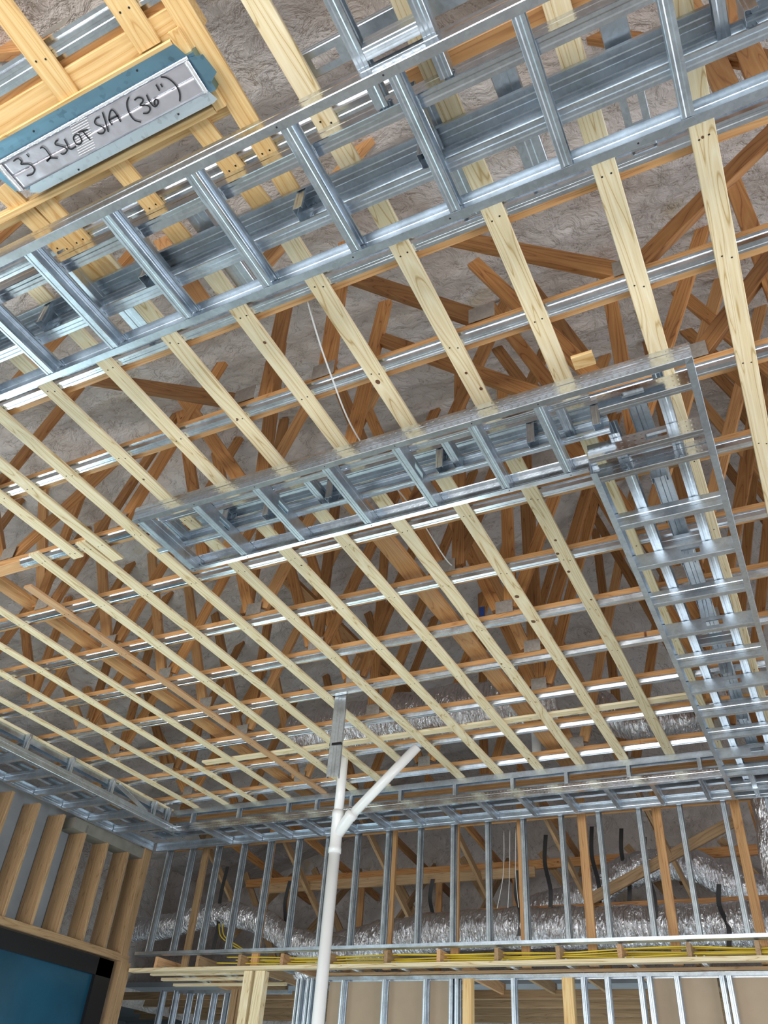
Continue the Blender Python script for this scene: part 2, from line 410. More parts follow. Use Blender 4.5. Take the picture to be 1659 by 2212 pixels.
special = {
 3: [((-0.15, 3.10), (0.62, 3.80)), ((-0.16, 3.10), (-1.12, 4.02)), ((-0.83, 3.12), (-1.62, 3.92)), ((-2.18, 3.12), (-3.6, 3.93)),
     ((-2.06, 3.08), (-2.08, 4.2)), ((-1.69, 3.1), (-1.70, 4.3)), ((0.62, 3.1), (0.62, 4.2)), ((-4.1, 3.1), (-3.7, 3.9)), ((-4.3, 3.1), (-5.2, 4.0)), ((-5.9, 3.1), (-5.3, 3.9))],
 4: [((0.02, 3.12), (0.62, 3.85)), ((-0.42, 3.12), (-1.12, 4.6)), ((-0.71, 3.14), (-1.75, 4.12)), ((-0.42, 3.12), (-0.80, 4.25)), ((0.45, 3.12), (0.45, 4.6)),
     ((-1.9, 3.12), (-1.75, 4.5)), ((-2.5, 3.1), (-2.6, 4.5)), ((-2.6, 3.12), (-3.5, 4.4)), ((-3.6, 3.12), (-3.1, 4.5)), ((-4.6, 3.12), (-3.84, 3.85)), ((-4.7, 3.12), (-5.4, 4.2)), ((-6.2, 3.12), (-5.6, 4.0))],
}
for k, Y in enumerate(TY):
    if k in (1, 2):
        pass
    if k < 3: place = TW[k]
    elif k == 12: place = 'directly above the back wall studs'
    else: place = ORD[k - 3] + ' beyond the top steel frame'
    t = thing('roof_truss', (-2.5, Y, ZC), 'wooden roof truss running left to right, ' + place, 'roof truss', 'wooden roof trusses under the foam')
    lumber('bottom_chord', (-7.5, Y + 0.022, ZC + 0.0255), (3.6, Y + 0.022, ZC + 0.0255), (0, 0, 1), 0.104, 0.051, CHORD, t)
    if k in special:
        for a, b in special[k]:
            web(t, Y, a, b); gusset(t, Y, a[0], a[1] + 0.02)
        continue
    if k in (1, 2):
        web(t, Y, (0.36, 3.1), (0.36, 4.2), CHORD); web(t, Y, (0.47, 3.1), (0.50, 4.2), CHORD)
    jit = rt.uniform(-0.35, 0.35)
    nodes = [x + jit + rt.uniform(-0.06, 0.06) for x in (-6.3, -4.75, -3.3, -1.75, -0.45, 0.95, 2.4)]
    for i, x in enumerate(nodes):
        gusset(t, Y, x, ZC + 0.09)
        for s in (-1, 1):
            if k == 10 and -4.9 < x < -1.2 or rt.random() < (0.3 if k < 3 else 0.08): continue
            xt = x + s * rt.uniform(0.62, 0.8)
            zt = min(roof_z(xt, Y) + 0.02, 6.3)
            if zt - ZC > 1.6: xt = x + s * 0.72 * min(1.35, (zt - ZC) / 1.8)
            zt = roof_z(xt, Y) + 0.02
            web(t, Y, (x + s * 0.06, ZC + 0.10), (xt, zt), TRUSS if rt.random() < 0.8 else CHORD)
        if k > 4 and rt.random() < 0.6 and not (k == 10 and -4.7 < x < -1.3):
            xv = x + rt.uniform(-0.1, 0.1); web(t, Y, (xv, ZC + 0.09), (xv, roof_z(xv, Y)), TRUSS)
# lateral braces lying on the chords, front to back
for i, (x0, x1, y0, y1, zz) in enumerate([(-2.08, -2.02, 3.1, 7.9, 3.17), (-5.0, -5.05, 3.0, 8.0, 3.17), (-3.6, -3.55, 4.8, 8.0, 3.9)]):
    o = lumber('lateral_brace', (x0, y0, zz), (x1, y1, zz), (0, 0, 1), 0.14, 0.038, TRUSS if i > 1 else CHORD)
    tag(o, ['orange-brown plank lying front to back across the truss chords left of the middle',
            'orange-brown plank lying front to back across the chords above the left boards',
            'dark plank running front to back high in the attic, left of the white pipe'][i], 'brace')
    plate_ = None

# ------------------------------------------------------------------ hat channels
HC = [(0.50, -7.2, -1.0), (1.125, -4.6, -0.72), (1.75, -3.46, 3.4), (2.306, -7.2, 3.4), (2.924, -4.45, 3.4), (3.515, -7.2, 3.4), (4.16, -7.2, 3.4), (4.78, -7.2, 3.4), (5.38, -7.2, 3.4), (6.0, -7.1, 3.4), (6.6, -7.0, 3.4), (7.24, -6.9, 3.4)]
HL = ['beside the duct collar, nearest the camera', 'seen through the front bays of the top steel frame', 'right behind the top steel soffit frame', 'first one clear of the top steel soffit frame',
      'stopping short at the left, in front of the middle soffit frame', 'just behind the middle soffit frame'] + ['%s one behind the middle soffit frame' % ORD[i] for i in range(1, 7)]
for (Y, xa, xb), lb in zip(HC, HL):
    M, L = frame((xa, Y, ZH), (xb, Y, ZH), (0, 0, 1))
    o = link('hat_channel', hat_me(L, HAT), M)
    tag(o, 'shiny hat channel, ' + lb, 'metal channel', 'hat channels under the truss chords')

# ------------------------------------------------------------------ furring boards (run front to back)
def screw_me():
    if 'screw' in CACHE: return CACHE['screw']
    V = []; F = []; n_ = 8
    for zz, r in ((0.0, 0.0042), (-0.0012, 0.0036)):
        for k in range(n_): V.append((r * math.cos(2 * math.pi * k / n_), r * math.sin(2 * math.pi * k / n_), zz))
    F = [(k, (k + 1) % n_, n_ + (k + 1) % n_, n_ + k) for k in range(n_)]; F.append(tuple(range(n_, 2 * n_))); F.append(tuple(range(n_))[::-1])
    CACHE['screw'] = new_mesh('screw', V, F, BLACK); return CACHE['screw']
rs = random.Random(5)
def screw(t, x, y, z=ZB): link('screw', screw_me(), Matrix.Translation((x, y, z + Z0)), t)
def board(xl, y0, y1, label, m_=PINE, xl1=None, wd=0.089, z=ZB, group='pine furring boards under the hat channels'):
    xl1 = xl if xl1 is None else xl1
    t = thing('furring_board', (xl + wd / 2, y0, z), label, 'wooden board', group)
    lumber('plank', (xl + wd / 2, y0, z + 0.0095), (xl1 + wd / 2, y1, z + 0.0095), (0, 0, -1), wd, 0.019, m_, t)
    if y0 > 0.9 and y0 < 1.35 and y1 > 2: screw(t, xl + wd * 0.35, 1.432, z); screw(t, xl + wd * 0.65, 1.430, z)
    for (Y, xa, xb) in HC:
        if y0 + 0.05 < Y < y1 - 0.03 and xa < xl < xb:
            xx = xl + (xl1 - xl) * (Y - y0) / (y1 - y0)
            s = rs.uniform(-0.012, 0.012)
            screw(t, xx + wd * 0.3, Y - 0.004 + s, z); screw(t, xx + wd * 0.7, Y + 0.004 - s * 0.5, z)
    return t
YE = 7.42
B = [(0.70, -0.1, YE, 'far right', PINE), (0.19, 0.2, YE, 'greenish one right of the right steel ladder', PINE), (-0.168, 0.2, YE, 'over the right steel ladder', PINE), (-0.618, 0.2, YE, 'just left of the right steel ladder', PINE),
     (-1.030, 1.32, YE, 'with several brown knots, second left of the right steel ladder', PINE), (-1.446, 1.32, YE, 'third left of the right steel ladder', PINE), (-1.853, 1.32, YE, 'fourth left of the right steel ladder', PINE),
     (-2.254, 1.2, YE, 'fifth left of the right steel ladder', PINE), (-2.66, 1.2, YE, 'sixth left of the right steel ladder', PINE),
     (-3.06, 1.0, YE, 'over the left end of the middle frame', PINE), (-3.462, 1.0, 6.86, 'stopping short beside the slanted white pipe', PINE),
     (-3.78, 1.0, 3.10, 'short one ending left of the middle soffit frame', PINE), (-3.885, 2.85, YE, 'starting left of the middle soffit frame, behind the hanging steel stud', PINE),
     (-4.02, 1.0, 2.98, 'short one ending in front of the spliced board', PINE), (-4.285, 2.83, YE, 'starting at the left tip of a cut hat channel', PINE),
     (-4.63, 3.12, YE, 'reddish and narrow, left of the spliced boards', PINE_RED), (-5.09, 2.2, YE, 'first pale one left of the reddish board', PINE), (-5.53, 2.2, YE, 'second pale one left of the reddish board', PINE),
     (-5.91, 2.2, YE, 'third pale one left of the reddish board', PINE), (-6.33, 2.2, YE, 'fourth pale one left of the reddish board', PINE), (-6.72, 2.2, YE, 'leftmost, along the left soffit frame', PINE)]
for xl, y0, y1, lb, m_ in B:
    if lb.startswith('over the right'):                                  # ladder hides its middle
        board(xl, y0, y1, 'pale front-to-back pine board, ' + lb, m_)
    else:
        board(xl, y0, y1, 'front-to-back pine board, ' + lb, m_, wd=0.075 if 'reddish' in lb else 0.089)
KNOT = plain('knot_wood', (0.13, 0.055, 0.025), 0.6, var=0.3, scale=60)
KNOTS = [(-1.413, 2.356, 0.014), (-0.99, 2.473, 0.008), (-0.960, 2.596, 0.010), (-0.989, 3.932, 0.010), (-1.018, 4.071, 0.012), (-1.010, 4.284, 0.012), (-1.412, 4.447, 0.018), (-1.410, 4.792, 0.018), (-0.965, 4.654, 0.009), (-1.80, 1.92, 0.009), (-0.10, 3.4, 0.008), (-2.22, 2.3, 0.008), (0.23, 1.75, 0.006), (-1.83, 5.3, 0.010), (-2.6, 3.6, 0.008), (-3.02, 2.5, 0.008)]
def knots():
    bs = {round(o.matrix_world.translation.x, 2): o for o in bpy.data.objects if o.name.startswith('furring_board')}
    for x, y, r in KNOTS:
        o = min((b for b in bs.values() if b.matrix_world.translation.y < y), key=lambda b: abs(b.matrix_world.translation.x - x))
        V = [(r * math.cos(a * math.pi / 5) * 0.85, r * math.sin(a * math.pi / 5) * 1.1, zz) for zz in (0, -0.0006) for a in range(10)]
        F = [tuple(range(10))[::-1], tuple(range(10, 20))] + [(a, 10 + a, 10 + (a + 1) % 10, (a + 1) % 10) for a in range(10)]
        link('knot', new_mesh('knot', V, F, KNOT), Matrix.Translation((x, y, ZB + Z0)), o)
knots()
# near pieces in front of the top soffit frame
board(-1.10, -0.2, 1.34, 'pine board from the top edge to the top frame, right of the duct frame', PINE, -1.05)
board(-1.90, 0.915, 1.36, 'short pine board between the duct frame and top soffit frame, left one', PINE_WARM, -1.865, group=None)
board(-1.505, 0.915, 1.36, 'short pine board between the duct frame and top soffit frame, right one', PINE_WARM, -1.46, group=None)
board(-1.885, -0.1, 0.645, 'pine board ending above the blue flange of the duct collar, left one', PINE_WARM, -1.89, 0.095, group=None)
board(-1.50, -0.1, 0.635, 'pine board ending above the blue flange of the duct collar, right one', PINE_WARM, -1.50, 0.095, group=None)
board(-1.315, -0.1, 1.36, 'long pine board beside the right end of the duct collar', PINE_WARM, -1.325, 0.085, group=None)
board(-2.42, 0.80, 1.36, 'pine board at the left edge below the duct collar', PINE_WARM, -2.36, 0.095, group=None)
board(-2.30, 0.92, 1.36, 'pine board under the left end of the duct collar', PINE_WARM, -2.27, 0.095, group=None)
# cross boards
def xboard(y, x0, x1, z, label, wd=0.089, t_=0.019, m_=PINE_WARM, name='cross_board'):
    o = lumber(name, (x0, y, z + t_ / 2), (x1, y, z + t_ / 2), (0, 0, -1), wd, t_, m_); tag(o, label, 'wooden board'); return o
xboard(0.612, -3.2, -1.235, ZB + 0.019, 'long pine board crossing behind the duct collar on its upper side', 0.10, 0.038)
xboard(0.925, -3.2, -1.29, ZB + 0.019, 'long pine board crossing behind the duct collar on its lower side', 0.06, 0.038)
xboard(0.655, -2.9, -1.36, ZB - 0.02, 'narrow pine strip along the blue flange of the duct collar', 0.03, 0.02)
xboard(0.905, -2.7, -1.36, ZB - 0.02, 'narrow pine strip along the lower flange of the duct collar', 0.028, 0.02)
o = lumber('cross_board', (-1.335, 0.62, ZB - 0.011), (-1.335, 0.91, ZB - 0.011), (0, 0, -1), 0.045, 0.02, PINE_WARM); tag(o, 'short pine block closing the right end of the duct frame', 'wooden board')
xboard(6.335, -5.40, -0.62, ZH, 'long pine board lying crosswise on top of the furring boards near the back', 0.089, 0.019, PINE, 'cross_board')
o = lumber('scrap_block', (-0.50, 2.60, 2.985), (-0.40, 2.60, 2.985), (0, 0, -1), 0.08, 0.019, PINE_WARM); tag(o, 'small pine scrap showing above the middle soffit frame', 'wooden block')

# ------------------------------------------------------------------ steel soffit frames
FS = 0.041
def rail(t, name, p0, p1, opn, zb, h=0.094, m_=None):
    """track standing on edge: web vertical, legs towards opn"""
    a = (p0[0], p0[1], zb + h / 2); b = (p1[0], p1[1], zb + h / 2)
    cstud(name, a, b, opn, h, 0.034, m_ or GALV_T, t, track=True)
def tri_holes(L, off=0.2):
    hs = []; x = off
    while x < L - 0.08: hs.append(round(x, 3)); x += 0.61
    return tuple(hs)
# --- top frame
zb = 2.74
t = thing('soffit_frame', (-1.2, 1.25, zb), 'long galvanised steel ladder frame crossing the top of the picture below the boards', 'steel frame', 'steel soffit frames')
rail(t, 'front_rail', (-4.2, 0.953), (1.6, 0.953), (0, 1, 0), zb, m_=GALV_T)
rail(t, 'rear_rail', (-4.2, 1.548), (1.6, 1.548), (0, -1, 0), zb, m_=GALV)
for x in [-4.0, -3.6, -3.12, -2.70, -2.31, -1.90, -1.495, -1.085, -0.67, -0.25, 0.16, 0.57, 0.98]:
    cstud('rung', (x, 0.958, zb + 0.047), (x, 1.543, zb + 0.047), (1, 0, 0), 0.090, FS, GALV, t)
cstud('upper_front_stud', (-4.2, 1.108, 2.877), (1.6, 1.108, 2.877), (0, 1, 0), 0.090, 0.053, GALV_T, t)
cstud('upper_rear_stud', (-4.2, 1.414, 2.877), (1.6, 1.414, 2.877), (0, -1, 0), 0.090, 0.053, GALV, t)
cstud('ceiling_track', (-4.2, 1.351, ZB - 0.001), (0.34, 1.351, ZB - 0.001), (0, 0, -1), 0.092, 0.026, GALV, t, track=True)
cstud('ceiling_track', (0.42, 1.351, ZB - 0.001), (1.6, 1.351, ZB - 0.001), (0, 0, -1), 0.092, 0.026, GALV, t, track=True)
for x in (-3.05, -2.30, -1.93, -0.64, 0.36):
    cstud('cross_stud', (x, 1.112, 2.93), (x, 1.410, 2.93), (-1, 0, 0), 0.070, FS, GALV, t)
for x in (-3.3, -2.62, -2.02, -1.25, -0.72, 0.40):
    cstud('hanger_stud', (x, 1.352, 2.85), (x, 1.352, 2.995), (1, 0, 0), 0.085, FS, GALV, t)
# short returning branch towards the camera
for x in (-0.775, -0.49):
    cstud('branch_stud', (x, -0.1, 2.877), (x, 1.10, 2.877), (1 if x < -0.6 else -1, 0, 0), 0.088, 0.044, GALV, t)
for y in (0.20, 0.56, 0.90):
    cstud('branch_cross_stud', (-0.73, y, 2.877), (-0.535, y, 2.877), (0, 1, 0), 0.088, FS, GALV, t)
for x in (-1.10, -0.69, 0.0):
    for y in (0.953, 1.548): screw(t, x + 0.012, y + (0.017 if y < 1.2 else -0.017), zb)
# --- middle frame
t = thing('soffit_frame', (-1.5, 2.83, zb), 'steel ladder frame across the middle, open at its left end', 'steel frame', 'steel soffit frames')
yf, yr = 2.545, 3.110
rail(t, 'front_rail', (-3.06, yf), (0.01, yf), (0, 1, 0), zb)
rail(t, 'rear_rail', (-3.05, yr), (-0.58, yr), (0, -1, 0), zb)
mrungs = [-3.01, -2.62, -2.22, -1.79, -1.39, -0.985, -0.66]
for i, x in enumerate(mrungs):
    cstud('rung', (x, yf + 0.005, zb + 0.047), (x, yr - 0.005, zb + 0.047), (-1, 0, 0), 0.090, FS, GALV, t, holes=(0.27,) if i in (1, 2, 4) else ())
cstud('upper_front_stud', (-3.0, yf + 0.135, 2.877), (-0.46, yf + 0.135, 2.877), (0, 1, 0), 0.090, FS, GALV_T, t)
cstud('upper_rear_stud', (-3.22, yf + 0.425, 2.877), (-0.43, yf + 0.425, 2.877), (0, -1, 0), 0.090, FS, GALV, t)
cstud('ceiling_track', (-2.95, 2.93, ZB - 0.001), (-0.14, 2.93, ZB - 0.001), (0, 0, -1), 0.092, 0.026, GALV, t, track=True)
for x in (-3.0, -2.02, -1.2, -0.60):
    cstud('cross_stud', (x, yf + 0.14, 2.90), (x, yf + 0.42, 2.90), (-1, 0, 0), 0.070, FS, GALV, t)
for x in (-2.72, -2.42, -2.0, -1.33, -0.83, -0.50):
    cstud('hanger_stud', (x, 2.93, 2.84), (x, 2.93, 2.995), (1, 0, 0), 0.085, FS, GALV, t)
cstud('extra_stud', (-0.45, 2.60, 2.83), (-0.13, 2.60, 2.83), (0, 1, 0), 0.06, 0.04, GALV, t)
for x in mrungs: screw(t, x - 0.012, yf + 0.017, zb); screw(t, x - 0.012, yr - 0.017, zb)
# --- right frame
t = thing('soffit_frame', (-0.29, 5.2, zb), 'steel ladder frame running from the middle frame down the right side to the back wall', 'steel frame', 'steel soffit frames')
rail(t, 'right_rail', (0.012, yf + 0.003), (0.012, 7.86), (-1, 0, 0), zb, m_=GALV)
rail(t, 'left_rail', (-0.583, 3.125), (-0.583, 7.95), (1, 0, 0), zb, m_=GALV)
ry = [2.70, 3.01, 3.17, 3.60, 4.02, 4.44, 4.85, 5.28, 5.70, 6.12, 6.55, 6.97, 7.37, 7.74]
for i, y in enumerate(ry):
    x0 = -0.43 if i < 1 else (-0.56 if i < 2 else -0.578)
    cstud('rung', (x0, y, zb + 0.047), (0.007, y, zb + 0.047), (0, 1, 0), 0.090, FS, GALV_T if i < 3 else GALV, t, holes=(0.16,) if i in (0,) else ((0.33,) if i in (1, 4, 6, 8, 11) else ()))
cstud('upper_left_stud', (-0.445, 2.98, 2.877), (-0.445, 7.9, 2.877), (1, 0, 0), 0.090, 0.052, GALV, t)
cstud('upper_right_stud', (-0.125, 2.70, 2.877), (-0.125, 7.9, 2.877), (-1, 0, 0), 0.090, 0.052, GALV, t)
for y in (3.25, 4.05, 5.25, 6.3, 7.2):
    cstud('cross_stud', (-0.44, y, 2.90), (-0.13, y, 2.90), (0, 1, 0), 0.070, FS, GALV, t)
cstud('ceiling_track', (-0.285, 3.0, ZB - 0.001), (-0.285, 7.4, ZB - 0.001), (0, 0, -1), 0.092, 0.032, GALV, t, track=True)
for y in (3.4, 4.2, 4.9, 5.7, 6.5):
    cstud('hanger_stud', (-0.285, y, 2.85), (-0.285, y, 2.995), (0, 1, 0), 0.085, FS, GALV, t)
# --- back frame
zb2 = 2.755
t = thing('soffit_frame', (-3.5, 7.7, zb2), 'steel ladder frame along the top of the back wall studs', 'steel frame', 'steel soffit frames')
cstud('ceiling_track', (-6.6, 7.43, ZB - 0.001), (1.2, 7.43, ZB - 0.001), (0, 0, -1), 0.070, 0.060, GALV, t, track=True)
rail(t, 'front_rail', (-6.6, 7.40), (0.0, 7.40), (0, 1, 0), zb2, 0.085)
rail(t, 'rear_rail', (-7.3, 8.01), (1.2, 8.01), (0, -1, 0), zb2, 0.09, m_=GALV)
for x in (-6.34, -5.70, -5.05, -4.69, -4.27, -3.70, -3.10, -2.50, -1.97, -1.39, -0.77, -0.12):
    cstud('post', (x, 7.425, zb2 + 0.08), (x, 7.425, ZB - 0.003), (1, 0, 0), 0.06, 0.035, GALV, t)
x = -6.15
while x < 1.1:
    cstud('rung', (x, 7.405, zb2 + 0.045), (x, 8.0, zb2 + 0.045), (-1, 0, 0), 0.086, FS, GALV, t); x += 0.415
cstud('inner_stud', (-7.2, 7.56, zb2 + 0.128), (1.2, 7.56, zb2 + 0.128), (0, 1, 0), 0.07, 0.05, GALV, t)
cstud('inner_stud', (-7.2, 7.84, zb2 + 0.128), (1.2, 7.84, zb2 + 0.128), (0, -1, 0), 0.07, 0.05, GALV, t)
# --- left frame
t = thing('soffit_frame', (-7.0, 5.6, zb2), 'shaded steel ladder frame along the left wall, meeting the back frame in the corner', 'steel frame', 'steel soffit frames')
cstud('ceiling_track', (-6.70, 3.0, ZB - 0.001), (-6.70, 7.4, ZB - 0.001), (0, 0, -1), 0.070, 0.060, GALV, t, track=True)
rail(t, 'front_rail', (-6.58, 3.0), (-6.58, 7.40), (-1, 0, 0), zb2, 0.085, m_=GALV)
rail(t, 'rear_rail', (-7.33, 3.0), (-7.33, 8.0), (1, 0, 0), zb2, 0.09, m_=GALV)
for y in (3.4, 3.85, 4.3, 4.72, 5.14, 5.56, 5.98, 6.40, 6.82, 7.24):
    cstud('rung', (-7.32, y, zb2 + 0.045), (-6.585, y, zb2 + 0.045), (0, 1, 0), 0.086, FS, GALV, t)
for y in (4.5, 5.12, 5.72, 6.34, 7.05, 7.3):
    cstud('post', (-6.62, y, zb2 + 0.08), (-6.62, y, ZB - 0.003), (0, 1, 0), 0.06, 0.035, GALV, t)
cstud('inner_stud', (-7.12, 3.0, zb2 + 0.128), (-7.12, 7.9, zb2 + 0.128), (1, 0, 0), 0.07, 0.05, GALV, t)
cstud('inner_stud', (-6.82, 3.0, zb2 + 0.128), (-6.82, 7.9, zb2 + 0.128), (-1, 0, 0), 0.07, 0.05, GALV, t)
lumber('diagonal_strap', (-6.62, 6.45, ZB - 0.03), (-6.62, 6.98, zb2 + 0.09), (1, 0, 0), 0.05, 0.002, GALV, t)
# flat studs used as blocking between the trusses
for i, (p0, p1, lb) in enumerate([((-0.655, 1.20, 3.03), (-0.655, 1.72, 3.03), 'left one of two'), ((0.03, 1.20, 3.03), (0.03, 1.72, 3.03), 'right one of two, with a slotted hole')]):
    M, L = frame(p0, p1, (0, 0, 1)); o = link('blocking_stud', stud_me(L, 0.092, 0.03, GALV, holes=(0.36,) if i else ()), M)
    tag(o, 'flat steel stud behind the top frame, ' + lb, 'metal stud')
M, L = frame((-1.02, 0.945, 3.06), (0.3, 0.945, 3.06), (0, 0, 1)); o = link('blocking_stud', stud_me(L, 0.092, 0.04, GALV, holes=(0.10,)), M)
tag(o, 'flat steel stud with an oval hole at its left end, right of the near board', 'metal stud')
M, L = frame((-4.45, 2.86, ZB + 0.02), (-4.0, 2.86, ZB + 0.02), (0, 0, 1))
for i, (x, y0, y1) in enumerate([(-2.33, 1.2, 1.7), (-1.72, 1.2, 1.7), (-0.36, 1.2, 1.7)]):
    M, L = frame((x, y0, 3.04), (x, y1, 3.04), (0, 0, 1)); o = link('blocking_stud', stud_me(L, 0.092, 0.03, GALV), M)
    tag(o, 'flat steel piece half hidden above the top soffit frame, %s from the left' % ORD[i], 'metal stud')

# ------------------------------------------------------------------ duct collar with marker writing
zc = 2.955
t = thing('duct_collar', (-1.85, 0.78, zc), "blue-grey steel duct collar with foil tape and black writing 3' 2 SLOT S/A (36\")", 'air duct')
def prism(name, pts, z0, z1, m_, parent, **tags):
    n = len(pts); V = [(x, y, z0 + Z0) for x, y in pts] + [(x, y, z1 + Z0) for x, y in pts]
    F = [tuple(range(n)), tuple(range(n, 2 * n))[::-1]] + [(i, n + i, n + (i + 1) % n, (i + 1) % n) for i in range(n)]
    c = Vector((sum(p[0] for p in pts) / n, sum(p[1] for p in pts) / n, (z0 + z1) / 2 + Z0))
    return link(name, new_mesh(name, [Vector(v) - c for v in V], F, m_), Matrix.Translation(c), parent, **tags)
prism('box', [(-2.24, 0.70), (-1.30, 0.70), (-1.30, 0.84), (-2.24, 0.84)], zc + 0.002, ZB + 0.06, SPANG, t)
prism('upper_flange', [(-2.20, 0.646), (-1.345, 0.65), (-1.325, 0.705), (-2.24, 0.712), (-2.26, 0.66)], zc - 0.001, zc + 0.001, SPANG, t, label='blue spangled steel flange')
prism('lower_flange', [(-2.21, 0.832), (-1.33, 0.826), (-1.315, 0.868), (-1.335, 0.874), (-2.20, 0.872), (-2.235, 0.852)], zc - 0.001, zc + 0.001, SPANG2, t, label='pale spangled steel flange')
prism('end_flange', [(-1.325, 0.708), (-1.272, 0.72), (-1.262, 0.79), (-1.31, 0.815)], zc - 0.002, zc, SPANG, t)
prism('end_flange', [(-2.31, 0.72), (-2.25, 0.715), (-2.235, 0.835), (-2.285, 0.825)], zc - 0.002, zc, SPANG, t)
zt_ = zc - 0.004
def ripple(name, x0, x1, y0, y1, z, m_, amp, nx_, ny_, seed):
    V = []
    for j in range(ny_ + 1):
        for i in range(nx_ + 1):
            x = x0 + (x1 - x0) * i / nx_; y = y0 + (y1 - y0) * j / ny_
            V.append((x, y, z + Z0 + amp * noise.noise(Vector((x * 22 + seed, y * 30, 0)))))
    F = [(j * (nx_ + 1) + i, (j + 1) * (nx_ + 1) + i, (j + 1) * (nx_ + 1) + i + 1, j * (nx_ + 1) + i + 1) for j in range(ny_) for i in range(nx_)]
    o = link(name, new_mesh(name, V, F, m_, True), None, None); o.parent = t; o.matrix_basis = t.matrix_world.inverted()
    md = o.modifiers.new('thickness', 'SOLIDIFY'); md.thickness = 0.0008
    return o
ripple('foil_tape', -2.245, -1.335, 0.712, 0.772, zt_, TAPE, 0.0012, 60, 6, 0)
ripple('foil_tape', -2.245, -1.335, 0.770, 0.832, zt_ - 0.0004, TAPE, 0.0012, 60, 6, 9)
ripple('tape_edge', -2.25, -1.325, 0.700, 0.712, zt_ - 0.004, TAPE_W, 0.002, 80, 2, 3)['label'] = 'bright creased tape edge'
ripple('tape_edge', -1.348, -1.328, 0.712, 0.835, zt_ - 0.003, TAPE_W, 0.002, 2, 20, 5)
ripple('tape_edge', -2.27, -2.245, 0.715, 0.835, zt_ - 0.003, TAPE_W, 0.002, 2, 20, 7)
parts = []
for i in range(13):
    yy = 0.715 + i * 0.0085; dx = -(yy - 0.715) * 0.5
    parts.append(boxv(-1.883 + dx, -1.80 + dx, yy - 0.0011, yy + 0.0011, zt_ - 0.0032, zt_ - 0.0024))
V, F = merge(parts); o = link('reinforced_tape_patch', new_mesh('reinforced_tape_patch', [(v[0], v[1], v[2] + Z0) for v in V], F, MESHP)); o.parent = t; o.matrix_basis = t.matrix_world.inverted()
o['label'] = 'white striped tape patch'
INKS = [[(-2.185, 0.724), (-2.166, 0.722), (-2.156, 0.726), (-2.156, 0.738), (-2.166, 0.746), (-2.152, 0.751), (-2.134, 0.76), (-2.13, 0.774), (-2.136, 0.787), (-2.155, 0.795), (-2.182, 0.791)], [(-2.114, 0.724), (-2.114, 0.737)], [(-2.048, 0.729), (-2.036, 0.73), (-2.031, 0.74), (-2.032, 0.757), (-2.035, 0.771), (-2.059, 0.78), (-2.057, 0.776), (-2.038, 0.776), (-2.013, 0.788)], [(-1.959, 0.734), (-1.973, 0.735), (-1.981, 0.743), (-1.97, 0.753), (-1.956, 0.766), (-1.955, 0.778), (-1.971, 0.785), (-1.984, 0.783), (-1.988, 0.777)], [(-1.934, 0.741), (-1.94, 0.763), (-1.944, 0.776), (-1.936, 0.783), (-1.912, 0.782)], [(-1.876, 0.747), (-1.891, 0.748), (-1.902, 0.758), (-1.904, 0.777), (-1.889, 0.781), (-1.875, 0.772), (-1.871, 0.754), (-1.876, 0.747)], [(-1.867, 0.744), (-1.824, 0.75)], [(-1.847, 0.748), (-1.846, 0.768), (-1.844, 0.786)], [(-1.751, 0.734), (-1.766, 0.732), (-1.781, 0.74), (-1.781, 0.751), (-1.767, 0.765), (-1.766, 0.779), (-1.78, 0.786), (-1.794, 0.782), (-1.798, 0.774)], [(-1.729, 0.724), (-1.743, 0.757), (-1.759, 0.791)], [(-1.728, 0.777), (-1.725, 0.756), (-1.704, 0.737), (-1.692, 0.732), (-1.686, 0.739), (-1.687, 0.761), (-1.69, 0.781)], [(-1.727, 0.757), (-1.682, 0.758)], [(-1.601, 0.723), (-1.619, 0.733), (-1.633, 0.751), (-1.64, 0.776), (-1.637, 0.798), (-1.62, 0.813)], [(-1.59, 0.74), (-1.572, 0.738), (-1.56, 0.746), (-1.564, 0.756), (-1.583, 0.763), (-1.563, 0.771), (-1.555, 0.782), (-1.562, 0.793), (-1.577, 0.797), (-1.592, 0.791)], [(-1.536, 0.743), (-1.541, 0.759), (-1.541, 0.78), (-1.535, 0.79), (-1.52, 0.787), (-1.512, 0.777), (-1.515, 0.77), (-1.526, 0.774), (-1.533, 0.786)], [(-1.482, 0.729), (-1.484, 0.752)], [(-1.465, 0.734), (-1.466, 0.746)], [(-1.449, 0.715), (-1.431, 0.727), (-1.42, 0.749), (-1.418, 0.773), (-1.425, 0.794), (-1.44, 0.813)]]
zi = 2.947
for st in INKS:
    V = []; F = []
    P = [(p[0] * zi / 2.94, p[1] * zi / 2.94) for p in st]
    if len(P) > 2: P = [(q.x, q.y) for q in smooth_path([(a, b, 0) for a, b in P], 4)]
    hwid = 0.0027
    for i, (x, y) in enumerate(P):
        a = P[max(i - 1, 0)]; b = P[min(i + 1, len(P) - 1)]; dx, dy = b[0] - a[0], b[1] - a[1]; l = math.hypot(dx, dy) or 1
        nx_, ny_ = -dy / l * hwid, dx / l * hwid
        for zz in (zi, zi - 0.0005):
            V += [(x + nx_, y + ny_, zz + Z0), (x - nx_, y - ny_, zz + Z0)]
    for i in range(len(P) - 1):
        q = 4 * i; r = q + 4
        F += [(q + 2, q + 3, r + 3, r + 2), (q, r, r + 1, q + 1), (q, q + 2, r + 2, r), (q + 1, r + 1, r + 3, q + 3)]
    o = link('pen_stroke', new_mesh('pen_stroke', V, F, INK)); o.parent = t; o.matrix_basis = t.matrix_world.inverted()
for x, y in ((-2.03, 0.672), (-1.52, 0.665), (-1.98, 0.862), (-1.48, 0.852)): screw(t, x, y, zc - 0.002)

